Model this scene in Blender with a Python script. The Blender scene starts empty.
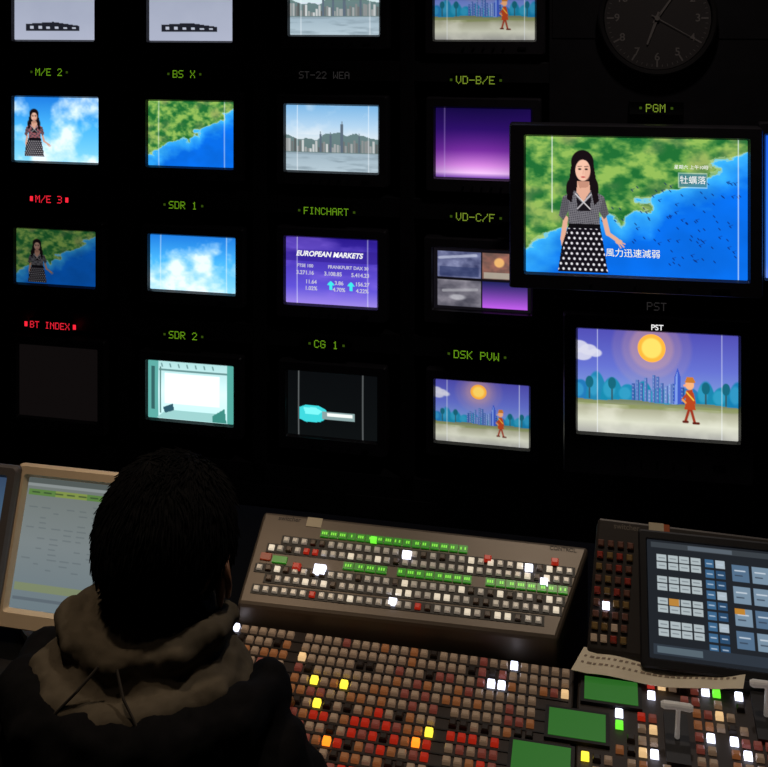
import bpy, math, random
import numpy as np
from mathutils import Vector, Matrix
random.seed(7); rng=np.random.RandomState(5)
sc=bpy.context.scene
try:
    sc.view_settings.view_transform='Standard'; sc.view_settings.look='None'
except Exception: pass
# ---------------------------------------------------------------- basic geometry: image pixel coordinates projected onto assumed planes
EYE=Vector((0,0,1.85)); F=1000.0; CX=384.0; HY=20.0
TH=math.atan(.22)
T=Vector((math.cos(TH),-math.sin(TH),0)); N0=Vector((-math.sin(TH),-math.cos(TH),0)); UP=Vector((0,0,1))
class Plane:
    def __init__(s,P0,tilt,yaw=None):   # tilt: degrees from horizontal (90 = vertical wall)
        a=math.radians(tilt); th=TH if yaw is None else yaw
        s.P=Vector(P0); s.t=Vector((math.cos(th),-math.sin(th),0)); nn=Vector((-math.sin(th),-math.cos(th),0)); s.v=(nn*math.cos(a)-UP*math.sin(a)).normalized()
        s.n=s.v.cross(s.t).normalized()
    def hit(s,px,py):
        d=Vector(((px-CX)/F,1,-(py-HY)/F)); return EYE+d*((s.P-EYE).dot(s.n)/d.dot(s.n))
    def mat(s,o):
        m=Matrix((s.t,-s.v,s.n)).transposed().to_4x4(); m.translation=o; return m
    def off(s,d):
        q=Plane(s.P+s.n*d,0); q.t=s.t;q.v=s.v;q.n=s.n; return q
    def loc(s,px,py):
        w=s.hit(px,py)-s.P; return (w.dot(s.t),-w.dot(s.v))
# ---------------------------------------------------------------- materials
def lin(c):
    c=np.asarray(c,dtype=float)
    return np.where(c<=.04045,c/12.92,((c+.055)/1.055)**2.4)
def rgb(r,g,b): 
    l=lin(np.array([r,g,b])/255.); return (float(l[0]),float(l[1]),float(l[2]),1)
MATS={}
def mat(name,col,rough=.5,metal=0,emit=None,es=0,noise=0,nscale=40,bump=0,spec=.5):
    if name in MATS: return MATS[name]
    m=bpy.data.materials.new(name); m.use_nodes=True; nt=m.node_tree; b=nt.nodes['Principled BSDF']
    b.inputs['Base Color'].default_value=col; b.inputs['Roughness'].default_value=rough; b.inputs['Metallic'].default_value=metal
    b.inputs['Specular IOR Level'].default_value=spec
    if emit: b.inputs['Emission Color'].default_value=emit; b.inputs['Emission Strength'].default_value=es
    if noise or bump:
        tc=nt.nodes.new('ShaderNodeTexCoord'); n=nt.nodes.new('ShaderNodeTexNoise'); n.inputs['Scale'].default_value=nscale; n.inputs['Detail'].default_value=5
        nt.links.new(tc.outputs['Object'],n.inputs['Vector'])
        if noise:
            r=nt.nodes.new('ShaderNodeValToRGB'); e=r.color_ramp.elements
            e[0].position=.3; e[1].position=.7
            e[0].color=tuple(c*(1-noise) for c in col[:3])+(1,); e[1].color=tuple(min(1,c*(1+noise)) for c in col[:3])+(1,)
            nt.links.new(n.outputs['Fac'],r.inputs['Fac']); nt.links.new(r.outputs['Color'],b.inputs['Base Color'])
        if bump:
            bp=nt.nodes.new('ShaderNodeBump'); bp.inputs['Strength'].default_value=bump; bp.inputs['Distance'].default_value=.004
            nt.links.new(n.outputs['Fac'],bp.inputs['Height']); nt.links.new(bp.outputs['Normal'],b.inputs['Normal'])
    MATS[name]=m; return m
def screen_mat(es):
    k='screen_glow_%s'%es
    if k in MATS: return MATS[k]
    m=bpy.data.materials.new(k); m.use_nodes=True; nt=m.node_tree; b=nt.nodes['Principled BSDF']
    b.inputs['Base Color'].default_value=(.004,.004,.004,1); b.inputs['Roughness'].default_value=.2; b.inputs['Specular IOR Level'].default_value=.3
    a=nt.nodes.new('ShaderNodeAttribute'); a.attribute_name='Col'
    nt.links.new(a.outputs['Color'],b.inputs['Emission Color']); b.inputs['Emission Strength'].default_value=es
    MATS[k]=m; return m
BLACKP=mat('black_plastic',rgb(30,28,31),.45,noise=.2,nscale=30)
BEZEL=mat('monitor_bezel_plastic',rgb(60,56,60),.35,noise=.15,nscale=20)
RACK=mat('rack_black_paint',rgb(33,30,33),.6,noise=.25,nscale=15)
STEEL=mat('dark_steel',rgb(60,58,58),.35,1)
# ---------------------------------------------------------------- mesh builder
class MB:
    def __init__(s): s.v=[]; s.f=[]; s.m=[]
    def add(s,vs,fs,mi=0):
        o=len(s.v); s.v+= [tuple(v) for v in vs]; s.f+=[tuple(i+o for i in f) for f in fs]; s.m+=[mi]*len(fs)
    def box(s,x0,x1,y0,y1,z0,z1,mi=0):
        s.add([(x0,y0,z0),(x1,y0,z0),(x1,y1,z0),(x0,y1,z0),(x0,y0,z1),(x1,y0,z1),(x1,y1,z1),(x0,y1,z1)],
              [(3,2,1,0),(4,5,6,7),(0,1,5,4),(1,2,6,5),(2,3,7,6),(3,0,4,7)],mi)
    def loft(s,rings,mi=0,cap=True,close=False):
        n=len(rings[0]); vs=[p for r in rings for p in r]; fs=[]
        R=len(rings)
        for i in range(R if close else R-1):
            j=(i+1)%R
            for k in range(n): fs.append((i*n+k,i*n+(k+1)%n,j*n+(k+1)%n,j*n+k))
        if cap and not close: fs.append(tuple(range(n))[::-1]); fs.append(tuple(range((R-1)*n,R*n)))
        s.add(vs,fs,mi)
    def key(s,x,y,w,h,z,ht,mi=0):
        b=min(w,h)*.14
        def r(w,h,z): return [(x-w/2,y-h/2,z),(x+w/2,y-h/2,z),(x+w/2,y+h/2,z),(x-w/2,y+h/2,z)]
        vs=r(w,h,z)+r(w-b*.4,h-b*.4,z+ht*.75)+r(w-2.4*b,h-2.4*b,z+ht)
        fs=[(8,9,10,11)]
        for o in (0,4):
            for k in range(4): fs.append((o+k,o+(k+1)%4,o+4+(k+1)%4,o+4+k))
        s.add(vs,fs,mi)
    def ell(s,c,r,mi=0,nu=24,nv=14,rot=None):
        c=Vector(c)
        vs=[];fs=[]
        for i in range(1,nv):
            a=math.pi*i/nv-math.pi/2
            for k in range(nu):
                b=2*math.pi*k/nu
                p=Vector((r[0]*math.cos(a)*math.cos(b),r[1]*math.cos(a)*math.sin(b),r[2]*math.sin(a)))
                if rot: p=rot@p
                vs.append(c+p)
        for i in range(nv-2):
            for k in range(nu): fs.append((i*nu+k,i*nu+(k+1)%nu,(i+1)*nu+(k+1)%nu,(i+1)*nu+k))
        p0=Vector((0,0,-r[2]));p1=Vector((0,0,r[2]))
        if rot: p0=rot@p0;p1=rot@p1
        vs+= [c+p0,c+p1]; b=len(vs)-2
        for k in range(nu): fs.append((b,(k+1)%nu,k)); fs.append((b+1,(nv-2)*nu+k,(nv-2)*nu+(k+1)%nu))
        s.add(vs,fs,mi)
    def tube(s,path,rad,n=16,mi=0,flat=1.0,ref=(0,0,1)):
        path=[Vector(p) for p in path]; rings=[]
        for i,p in enumerate(path):
            d=(path[min(i+1,len(path)-1)]-path[max(i-1,0)]).normalized()
            r=Vector(ref)
            if abs(d.dot(r))>.95: r=Vector((0,1,0)) if abs(d.y)<.9 else Vector((1,0,0))
            a=d.cross(r).normalized(); b=a.cross(d).normalized()
            rr=rad[i] if hasattr(rad,'__len__') else rad
            rings.append([p+a*rr*math.cos(2*math.pi*k/n)+b*rr*flat*math.sin(2*math.pi*k/n) for k in range(n)])
        s.loft(rings,mi)
    def cyl(s,c,r,h,axis='z',n=24,mi=0,r2=None):
        c=Vector(c); r2=r if r2 is None else r2
        def P(rr,t,a):
            u,v=rr*math.cos(a),rr*math.sin(a)
            return c+(Vector((u,v,t)) if axis=='z' else Vector((t,u,v)) if axis=='x' else Vector((v,t,u)))
        s.loft([[P(r,0,2*math.pi*k/n) for k in range(n)],[P(r2,h,2*math.pi*k/n) for k in range(n)]],mi)
    def build(s,name,mats,parent=None,smooth=False,bevel=0,mw=None):
        me=bpy.data.meshes.new(name); me.from_pydata(s.v,[],s.f); 
        for m in mats: me.materials.append(m)
        me.polygons.foreach_set('material_index',s.m)
        if smooth: me.polygons.foreach_set('use_smooth',[True]*len(s.f))
        me.update(); ob=bpy.data.objects.new(name,me); sc.collection.objects.link(ob)
        if parent: ob.parent=parent
        if mw is not None: ob.matrix_world=mw
        if bevel:
            b=ob.modifiers.new('bevel','BEVEL'); b.width=bevel; b.segments=2; b.limit_method='ANGLE'
        return ob
def empty(name,mw):
    e=bpy.data.objects.new(name,None); e.empty_display_size=.05; sc.collection.objects.link(e); e.matrix_world=mw; return e
def text(parent,s,x,y,z,size,m,align='CENTER',shear=0,name='caption',xs=1.0,bold=.012):
    cu=bpy.data.curves.new(name,'FONT'); cu.body=s; cu.size=size; cu.align_x=align; cu.align_y='CENTER'; cu.shear=shear; cu.offset=size*bold
    cu.materials.append(m); o=bpy.data.objects.new(name,cu); sc.collection.objects.link(o); o.parent=parent; o.location=(x,y,z); o.scale=(xs,1,1); return o
# ---------------------------------------------------------------- picture painter (what the screens display)
class Cv:
    def __init__(s,x0,y0,x1,y1,k=1.4):
        s.r=(x0,y0,x1,y1); s.k=k; W=int((x1-x0)*k)+1; H=int((y1-y0)*k)+1
        s.X,s.Y=np.meshgrid(np.linspace(x0,x1,W),np.linspace(y0,y1,H)); s.a=np.zeros((H,W,3))
        s.U=(s.X-x0)/(x1-x0); s.V=(s.Y-y0)/(y1-y0)
    def m(s,mask,c,al=1.):
        c=np.array(c,dtype=float)/255 if not isinstance(c,np.ndarray) else c
        s.a=s.a+np.asarray(mask,dtype=float)[...,None]*al*(c-s.a)
    def vgrad(s,st,mask=None):
        v=[p for p,_ in st]; g=np.stack([np.interp(s.V,v,[c[i]/255 for _,c in st]) for i in range(3)],-1)
        s.a=g if mask is None else np.where(mask[...,None],g,s.a)
    def ell(s,cx,cy,rx,ry,c,al=1.,soft=1.):
        q=np.sqrt(((s.X-cx)/rx)**2+((s.Y-cy)/ry)**2); s.m(np.clip((1-q)*min(rx,ry)*s.k/soft+.5,0,1),c,al)
    def rect(s,x0,y0,x1,y1,c,al=1.):
        s.m((s.X>=x0)&(s.X<=x1)&(s.Y>=y0)&(s.Y<=y1),c,al)
    def poly(s,pts,c,al=1.):
        ins=np.zeros(s.X.shape,bool); n=len(pts)
        for i in range(n):
            xa,ya=pts[i]; xb,yb=pts[(i+1)%n]
            if ya==yb: continue
            ins^=((ya>s.Y)!=(yb>s.Y))&(s.X<(xb-xa)*(s.Y-ya)/(yb-ya)+xa)
        s.m(ins,c,al)
    def line(s,x0,y0,x1,y1,w,c,al=1.):
        dx,dy=x1-x0,y1-y0; L=dx*dx+dy*dy+1e-9
        t=np.clip(((s.X-x0)*dx+(s.Y-y0)*dy)/L,0,1); d=np.hypot(s.X-x0-t*dx,s.Y-y0-t*dy)
        s.m(np.clip((w/2-d)*s.k+.5,0,1),c,al)
    def noise(s,f,seed,octv=4,fy=None):
        r=np.random.RandomState(seed); out=np.zeros(s.X.shape); amp=1; tot=0; fy=fy or f
        for o in range(octv):
            g=r.rand(70,70); x=(s.U*f*2**o)%68; y=(s.V*fy*2**o)%68
            xi=x.astype(int); yi=y.astype(int); u=x-xi; v=y-yi; u=u*u*(3-2*u); v=v*v*(3-2*v)
            out+=amp*((g[yi,xi]*(1-u)+g[yi,xi+1]*u)*(1-v)+(g[yi+1,xi]*(1-u)+g[yi+1,xi+1]*u)*v); tot+=amp; amp*=.55
        return out/tot
    def guides(s):
        x0,y0,x1,y1=s.r; w=x1-x0
        for u in (.125,.9): s.line(x0+w*u,y0,x0+w*u,y1,.8,(235,240,245),.6)
def mixc(a,b,t): return np.array(a)/255.*(1-t[...,None])+np.array(b)/255.*t[...,None]
def p_map(c,seed=3,shift=0):
    n=c.noise(7,seed,5); n2=c.noise(16,seed+1,4); n3=c.noise(5,seed+2,3)
    coast=np.interp(c.U+shift,[0,.1,.16,.26,.38,.44,.5,.57,.64,.72,.85,1],[.86,.78,.66,.62,.52,.58,.48,.5,.36,.32,.23,.12])+(n-.5)*.28
    d=c.V-coast
    sea=mixc((60,175,240),(8,104,222),np.clip(d/.25,0,1)); sea=sea*(.9+.2*n3[...,None])
    land=mixc((30,104,48),(140,180,84),np.clip((n2-.35)*2.8,0,1)); 
    land=land+(np.array((150,140,100))/255-land)*np.clip((n3-.55)*3,0,1)[...,None]*.6
    c.a=np.where((d>0)[...,None],sea,land); c.m((np.abs(d)<.012),(190,215,170),.45)
def woman(c,ox,oy,s,dark=1.,dress=(112,110,116)):
    X=lambda x: ox+(x-582)*s
    Y=lambda y: oy+(y-205)*s
    def col(*a): return tuple(v*dark for v in a)
    P=lambda pts,cc,al=1.: c.poly([(X(a),Y(b)) for a,b in pts],cc,al)
    E=lambda x,y,rx,ry,cc,al=1.: c.ell(X(x),Y(y),rx*s,ry*s,cc,al)
    skin=col(216,164,140); hair=col(22,14,18)
    E(582,165,11.5,12.5,hair); P([(571,165),(593,164),(596,182),(597,200),(592,206),(588,195),(575,195),(571,205),(567,200),(569,184)],hair)
    E(569,192,3.5,9,hair); E(595,192,3.5,10,hair)
    L=lambda a,b,d,e,w,cc: c.line(X(a),Y(b),X(d),Y(e),w*s,cc)
    L(565,222,562,243,5.,skin); L(562,243,564,264,4.,skin); E(565,267,2.6,4,skin)
    L(604,220,608,236,5.,skin); L(608,236,617,242,4.,skin); E(619,244,3.6,2.4,skin); L(619,244,624,249,1.5,skin); L(619,244,625,246,1.3,skin); L(618,245,621,250,1.3,skin)
    P([(573,194),(592,193),(604,199),(609,216),(604,222),(599,214),(600,229),(568,229),(568,214),(563,224),(558,219),(562,200)],col(*dress))
    n=(np.sin((c.X-ox)/s*1.7+(c.Y-oy)/s*1.1)*np.sin((c.X-ox)/s*1.2-(c.Y-oy)/s*1.6))>.1
    m=(c.X>X(560))&(c.X<X(607))&(c.Y>Y(194))&(c.Y<Y(228))&(np.abs(c.a-np.array(col(*dress))/255).sum(-1)<.02)
    c.m(m&n,col(64,62,70),.8)
    P([(562,200),(568,203),(568,214),(563,224),(558,219)],col(70,68,74),.5); P([(604,199),(609,216),(604,222),(599,214)],col(70,68,74),.5)
    P([(577,184),(589,184),(590,194),(583,205),(576,195)],skin); P([(577,184),(589,184),(588,190),(579,191)],col(176,124,104),.7)
    P([(576,200),(583,207),(591,199),(590,214),(577,214)],col(24,20,26)); 
    L(575,197,590,212,1.2,col(210,205,205)); L(591,197,577,212,1.2,col(190,186,190))
    E(582.5,173,7.6,10.8,col(232,184,160)); E(587,175,3,8,col(205,150,128),.4); P([(574,169),(576,160),(583,157),(590,160),(591,168),(588,163),(580,162)],hair)
    for ex in (579.3,586): E(ex,171.8,1.6,.9,col(40,25,25)); L(ex-1.9,169.2,ex+1.9,168.9,.6,col(70,48,40))
    L(583,173,582.6,177,.6,col(205,150,130)); E(582.8,179.8,2.1,.8,col(185,75,75))
    P([(570,172),(574.5,166),(574.5,186),(571,206),(566,202)],hair); P([(590.5,166),(594,172),(599,203),(594,208),(590,190)],hair)
    P([(568,228),(600,228),(604,250),(608,276),(557,276),(561,250)],col(20,16,24))
    yy=(c.Y-oy)/s+205; xx=(c.X-ox)/s+582
    gx=(xx+(np.floor(yy/5.2)%2)*2.8)%5.6-2.8; gy=yy%5.2-2.6
    inside=(yy>232)&(yy<275)&(xx>568-(yy-228)*.23)&(xx<600+(yy-228)*.17)
    c.m(inside*np.clip((1.25-np.hypot(gx,gy))*c.k*s+.5,0,1),col(225,222,228))
    P([(568,227),(600,227),(600,231),(568,231)],col(14,12,16))
def p_cartoon(c,dark=1.):
    x0,y0,x1,y1=c.r
    X=lambda x: x0+(x-577)/161*(x1-x0)
    Y=lambda y: y0+(y-331)/109*(y1-y0)
    s=(x1-x0)/161.
    c.vgrad([(0,(76,74,170)),(.35,(96,108,198)),(.6,(120,148,208)),(1,(120,150,208))])
    for r,al in ((40,.12),(30,.16),(22,.25)): c.ell(X(652),Y(348),r*s,r*s,(235,170,140),al,6)
    c.ell(X(652),Y(348),14*s,14*s,(255,176,60)); c.ell(X(652),Y(348),10*s,10*s,(255,214,100),1,3)
    for a,b,r in ((578,350,9),(588,353,8),(595,356,6),(582,358,9)): c.ell(X(a),Y(b),r*s*1.1,r*s*.7,(205,205,222),.9,2)
    rr=np.random.RandomState(2)
    for a,h,w_ in ((580,22,12),(596,31,11),(612,26,12),(628,20,12),(644,24,10),(660,18,12),(690,20,13),(706,27,10),(722,22,12),(738,28,11)):
        cc=(18+rr.rand()*22,112+rr.rand()*30,158+rr.rand()*25); c.ell(X(a),Y(408),w_*s,h*s,cc,.95,1.5); c.ell(X(a-3),Y(408-h*.55),w_*.5*s,h*.32*s,(70,170,205),.45,3)
    for i in range(13):
        a=632+i*4.1; h=10+rr.rand()*20; q=rr.rand(); b=(50+q*80,85+q*70,160+q*50)
        c.rect(X(a),Y(405-h),X(a+3.4),Y(405),b); c.rect(X(a+2.2),Y(405-h),X(a+3.4),Y(405),(30,50,120),.45)
        for j in range(int(h/4)): c.rect(X(a+.7),Y(405-h+2+j*4),X(a+1.8),Y(405-h+3.4+j*4),(200,215,225),.4)
    c.poly([(X(674),Y(405)),(X(675),Y(376)),(X(678),Y(367)),(X(681),Y(376)),(X(682),Y(405))],(60,86,190)); c.poly([(X(675),Y(405)),(X(676),Y(377)),(X(678),Y(370)),(X(678),Y(405))],(120,150,220))
    for a in (589,612,706,726): c.line(X(a),Y(404),X(a),Y(390),1.6*s,(50,80,90)); c.ell(X(a),Y(387),4*s,6*s,(22,98,118))
    c.vgrad([(0,(120,124,100)),(.68,(112,122,92)),(.76,(165,165,140)),(.88,(206,208,188)),(1,(160,160,155))],c.V>.675+.012*np.sin(c.U*14))
    for i in range(12):
        c.ell(X(580+i*15),Y(408+rr.rand()*3),12*s,2.4*s,(132,142,86),.6,2)
    n=c.noise(5,8); c.m((c.V>.72)*np.clip((n-.45)*3,0,1),(228,228,212),.5)
    br=(176,66,30); tan=(226,150,78)
    c.line(X(690),Y(408),X(686),Y(422),2.6*s,(150,50,30)); c.line(X(691),Y(408),X(695),Y(423),2.6*s,(150,50,30))
    c.line(X(684),Y(423),X(688),Y(423),2.4*s,(90,30,20)); c.line(X(694),Y(424),X(699),Y(424),2.4*s,(90,30,20))
    c.poly([(X(686.5),Y(390)),(X(693),Y(389)),(X(696),Y(410)),(X(685),Y(410))],br); c.line(X(688),Y(393),X(683),Y(400),2.2*s,br); c.line(X(683),Y(400),X(686),Y(403),2.*s,tan)
    c.line(X(693),Y(393),X(695),Y(403),2.2*s,br)
    c.line(X(687),Y(392),X(694),Y(400),1.4*s,(235,190,70)); c.ell(X(690),Y(384),4.4*s,5.2*s,(235,170,120)); c.poly([(X(685),Y(382)),(X(696),Y(382)),(X(693.5),Y(376)),(X(687),Y(376))],(190,115,45)); c.ell(X(685.5),Y(385),1.8*s,1.2*s,(240,160,120))
    c.guides(); c.a*=dark
def p_sky(c,seed=11,bright=1.):
    n=c.noise(3.2,seed,5,2.6); c.vgrad([(0,(30,120,215)),(.45,(70,175,240)),(1,(130,210,245))])
    c.m(np.clip((n-.52+.20*c.V)*3.4,0,1),(240,250,255),.92)
def p_skyline(c,seed=4):
    x0,y0,x1,y1=c.r; w=x1-x0;h=y1-y0
    c.vgrad([(0,(118,172,216)),(.3,(168,200,226)),(.5,(205,218,226)),(.7,(150,160,165)),(.74,(150,170,182)),(1,(172,190,200))])
    n=c.noise(4,seed+5); c.m((c.V<.45)*np.clip((n-.45)*3,0,1),(228,232,235),.6)
    r=np.random.RandomState(seed)
    mt=.46+.06*np.sin(c.U*7+.5)+(c.noise(6,seed)-.5)*.18
    c.m((c.V>mt)&(c.V<.72),(88,112,112),.9)
    for i in range(34):
        a=i/34.; hh=.04+.15*r.rand(); g=84+r.rand()*110
        c.rect(x0+a*w,y0+h*(.7-hh),x0+(a+.024)*w,y0+h*.71,(g,g+4,g+4))
    for a,hh,ww in ((.6,.42,.03),(.37,.26,.024),(.48,.25,.022),(.79,.24,.02)): 
        c.rect(x0+a*w,y0+h*(.7-hh),x0+(a+ww)*w,y0+h*.71,(88,102,116)); c.line(x0+(a+ww/2)*w,y0+h*(.7-hh),x0+(a+ww/2)*w,y0+h*(.66-hh),.8,(100,112,120))
    c.m(np.clip((c.noise(5,seed+9,4,26)-.45)*3,0,1)*(c.V>.72),(105,122,132),.5)
    c.guides()
def p_gray(c,off=0):
    x0,y0,x1,y1=c.r; c.vgrad([(0,(140,148,168)),(1,(158,164,184))]); 
    n=c.noise(3,7+off); c.m(n,(185,190,205),.3)
    w=x1-x0
    c.poly([(x0+.15*w,y1-16),(x0+.5*w,y1-18),(x0+.82*w,y1-14),(x0+.82*w,y1-9),(x0+.15*w,y1-9)],(28,30,38))
    for i in range(6): c.rect(x0+(.2+i*.105)*w,y1-14+i*.3,x0+(.245+i*.105)*w,y1-11,(175,180,195))
def p_markets(c):
    c.vgrad([(0,(38,22,130)),(.3,(66,48,170)),(.75,(92,78,205)),(1,(150,130,220))]); n=c.noise(3,3,4,7); c.m(np.clip((n-.5)*3,0,1),(140,112,225),.45); c.m((c.V>.18)&(c.V<.36),(44,26,130),.55)
    x0,y0,x1,y1=c.r
    c.ell(x0+18,y0+6,30,9,(140,110,220),.4,8)
    for a in (.50,.72): 
        X=x0+a*(x1-x0); Y=y0+.7*(y1-y0); c.poly([(X-4,Y),(X,Y-4.5),(X+4,Y)],(60,225,225)); c.rect(X-1.5,Y,X+1.5,Y+5,(60,225,225))
    c.guides()
def p_studio(c):
    x0,y0,x1,y1=c.r; w=x1-x0;h=y1-y0
    c.vgrad([(0,(170,215,215)),(.5,(215,245,248)),(1,(190,235,235))]); 
    c.rect(x0,y0,x0+.12*w,y1,(90,165,158)); c.rect(x0+.93*w,y0,x1,y1,(80,160,150)); c.rect(x0+.13*w,y0+.13*h,x0+.93*w,y0+.16*h,(100,140,140))
    c.rect(x0+.2*w,y0+.2*h,x0+.84*w,y0+.72*h,(240,254,255)); c.rect(x0+.04*w,y0+.1*h,x0+.08*w,y0+.85*h,(50,95,95)); c.rect(x0+.14*w,y0+.1*h,x0+.155*w,y0+.9*h,(90,130,125))
    c.poly([(x0+.1*w,y1),(x0+.22*w,y0+.84*h),(x0+.8*w,y0+.84*h),(x0+.95*w,y1)],(150,200,198)); c.poly([(x0+.18*w,y0+.80*h),(x0+.30*w,y0+.72*h),(x0+.31*w,y0+.84*h),(x0+.2*w,y0+.9*h)],(45,85,100)); c.poly([(x0+.76*w,y0+.88*h),(x0+.9*w,y0+.74*h),(x0+.92*w,y1),(x0+.76*w,y1)],(60,135,125))
    for i in range(7): c.line(x0+(.16+.1*i)*w,y0+.04*h,x0+(.17+.1*i)*w,y0+.09*h,1.2,(90,130,130))
def p_cg(c):
    x0,y0,x1,y1=c.r; c.vgrad([(0,(9,11,13)),(1,(12,15,16))])
    for X in (298,362): c.line(X,y0,X,y1,1,(130,135,135),.8)
    c.poly([(299,411),(305,408),(318,408),(326,412),(327,420),(320,426),(306,427),(299,424)],(60,205,210)); c.poly([(303,411),(315,410),(322,414),(318,418),(305,418)],(120,235,235)); 
    c.rect(322,414,354,422,(130,155,155)); c.rect(327,415,352,419,(235,240,235))
def p_purple(c):
    c.vgrad([(0,(18,8,60)),(.3,(42,14,96)),(.6,(112,44,150)),(.82,(205,130,215)),(.93,(235,190,240)),(1,(120,70,170))]); n=c.noise(2,5,3,1); c.m((np.abs(c.U-.45)*1.6)**2*.7,(30,10,80),.8); c.line(c.r[0]+9,c.r[1],c.r[0]+9,c.r[3],.8,(190,170,220),.5)
def p_quad(c):
    x0,y0,x1,y1=c.r; w=x1-x0;h=y1-y0; c.a[:]=np.array((15,13,18))/255
    def q(a,b,d,e,f):
        m=((c.U>a)&(c.U<d)&(c.V>b)&(c.V<e))[...,None]; c.a=np.where(m,f,c.a)
    q(.04,.05,.49,.47,mixc((35,40,75),(150,155,190),c.noise(9,6))); q(.51,.05,.97,.47,mixc((60,60,60),(200,120,100),c.noise(7,9)))
    q(.04,.52,.49,.95,mixc((40,40,52),(155,150,160),c.noise(6,10))); q(.51,.52,.97,.95,mixc((24,30,80),(185,90,225),np.clip((c.V-.5)*2.2,0,1)))
    c.rect(x0+.06*w,y0+.3*h,x0+.47*w,y0+.45*h,(40,50,90),.6); c.line(x0+.06*w,y0+.16*h,x0+.44*w,y0+.1*h,3,(185,190,210),.7); c.ell(x0+.68*w,y0+.2*h,5,5,(245,190,110),.8,2); c.rect(x0+.52*w,y0+.36*h,x0+.96*w,y0+.46*h,(170,165,150),.8)
    c.line(x0+.1*w,y0+.7*h,x0+.45*w,y0+.66*h,3,(170,170,175),.6); c.ell(x0+.25*w,y0+.8*h,8,3,(200,200,205),.6,2)
def p_off(c): c.a[:]=np.array((13,10,10))/255
def p_meweather(c):
    p_sky(c,13); x0,y0,x1,y1=c.r; woman(c,x0+20,y0+33,.40,.95,(150,90,96))
def p_memap(c):
    p_map(c,3); c.a*=.62; x0,y0,x1,y1=c.r; woman(c,x0+21,y0+30,.38,.5)
def p_bsx(c): p_map(c,3,-.05); c.guides()
def p_pgm(c):
    p_map(c,3,0)
    r=np.random.RandomState(9)
    for i in range(110):
        a=600+r.rand()*140; b=178+r.rand()*88
        if a<630 and b<205: continue
        if 600<a<664 and b>243: continue
        c.line(a,b,a+1.6,b+1.6,.9,(15,30,90),.8)
        if i%3==0: c.line(a,b,a+3.2,b-1.2,.6,(20,40,110),.6)
    c.line(551,136,551,215,1,(235,240,240),.8); c.line(737,136,737,281,1,(225,235,240),.7)
    c.rect(678,172,707,187,(205,225,225),.55); c.rect(679,173,706,186,(45,105,120),.75)
    woman(c,582,204,1.0)
# ---------------------------------------------------------------- monitors
W0=Plane((0,3.4,1.85),90)
def rrect(w,h,z,r=.008,n=4):
    out=[]
    for cx,cy,a0 in ((w/2-r,-h/2+r,-90),(w/2-r,h/2-r,0),(-w/2+r,h/2-r,90),(-w/2+r,-h/2+r,180)):
        for k in range(n+1):
            a=math.radians(a0+90*k/n); out.append((cx+r*math.cos(a),cy+r*math.sin(a),z))
    return out
def paint_mesh(name,parent,cv,w,h,z,bulge,es):
    H,Wn=cv.a.shape[:2]; u=np.linspace(-1,1,Wn); v=np.linspace(1,-1,H); U,V=np.meshgrid(u,v)
    co=np.stack([U*w/2,V*h/2,z+bulge*(1-U**2)*(1-V**2)],-1).reshape(-1,3)
    idx=np.arange(H*Wn).reshape(H,Wn); f=np.stack([idx[:-1,:-1],idx[1:,:-1],idx[1:,1:],idx[:-1,1:]],-1).reshape(-1,4)
    me=bpy.data.meshes.new(name); me.from_pydata(co.tolist(),[],f.tolist())
    at=me.color_attributes.new('Col','FLOAT_COLOR','POINT'); c=lin(np.clip(cv.a,0,1)).reshape(-1,3)
    at.data.foreach_set('color',np.concatenate([c,np.ones((len(c),1))],1).astype(np.float32).ravel())
    me.polygons.foreach_set('use_smooth',[True]*len(f)); me.materials.append(screen_mat(es))
    o=bpy.data.objects.new(name,me); sc.collection.objects.link(o); o.parent=parent; return o
def monitor(name,rect,paint,plane=W0,mg=(.034,.034,.036,.05),depth=.24,es=1.18,k=1.4,knobs=4,bulge=.004,bez=None,fit=False):
    x0,y0,x1,y1=rect; cx,cy=(x0+x1)/2,(y0+y1)/2; Y0,Y1=y0,y1
    if fit: Y0=y0+.0002*max(0,y0-HY)*(x1-x0)/2; Y1=y1-.0002*max(0,y1-HY)*(x1-x0)/2; 
    cyf=(Y0+Y1)/2
    c=plane.hit(cx,cyf); w=(plane.hit(x1,cyf)-plane.hit(x0,cyf)).length; h=(plane.hit(cx,Y1)-plane.hit(cx,Y0)).length
    e=empty(name,plane.mat(c)); l,r,t,b=mg
    W=w+l+r;H=h+t+b; ox=(r-l)/2; oy=(t-b)/2
    def sh(L): return [(x+ox,y+oy,z) for x,y,z in L]
    mb=MB()
    mb.loft([sh(rrect(W*.8,H*.8,-depth)),sh(rrect(W*.92,H*.94,-depth*.5)),sh(rrect(W,H,-.06 if depth>.1 else -depth*.3)),sh(rrect(W,H,-.004)),sh(rrect(W-.008,H-.008,.004)),rrect(w+.012,h+.012,.004,.006),rrect(w,h,-.008,.004)],0)
    mb.f.pop(); mb.m.pop()
    mb.build('housing',[bez or BEZEL],e)
    if knobs:
        kb=MB(); yb=-h/2-b*.55
        for i in range(knobs): kb.cyl((-w*.2+w*.4*i/max(1,knobs-1),yb,.003),.004,.008,n=12)
        kb.box(w*.34,w*.42,yb-.004,yb+.004,.002,.009); kb.build('controls',[STEEL if knobs<3 else BLACKP],e)
    cv=Cv(*rect,k=k); paint(cv); paint_mesh('screen',e,cv,w,h,-.0075,bulge,es)
    sx=lambda px:(px-cx)/(x1-x0)*w
    sy=lambda py:-(py-cy)/(y1-y0)*h
    return e,sx,sy,w,h
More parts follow.
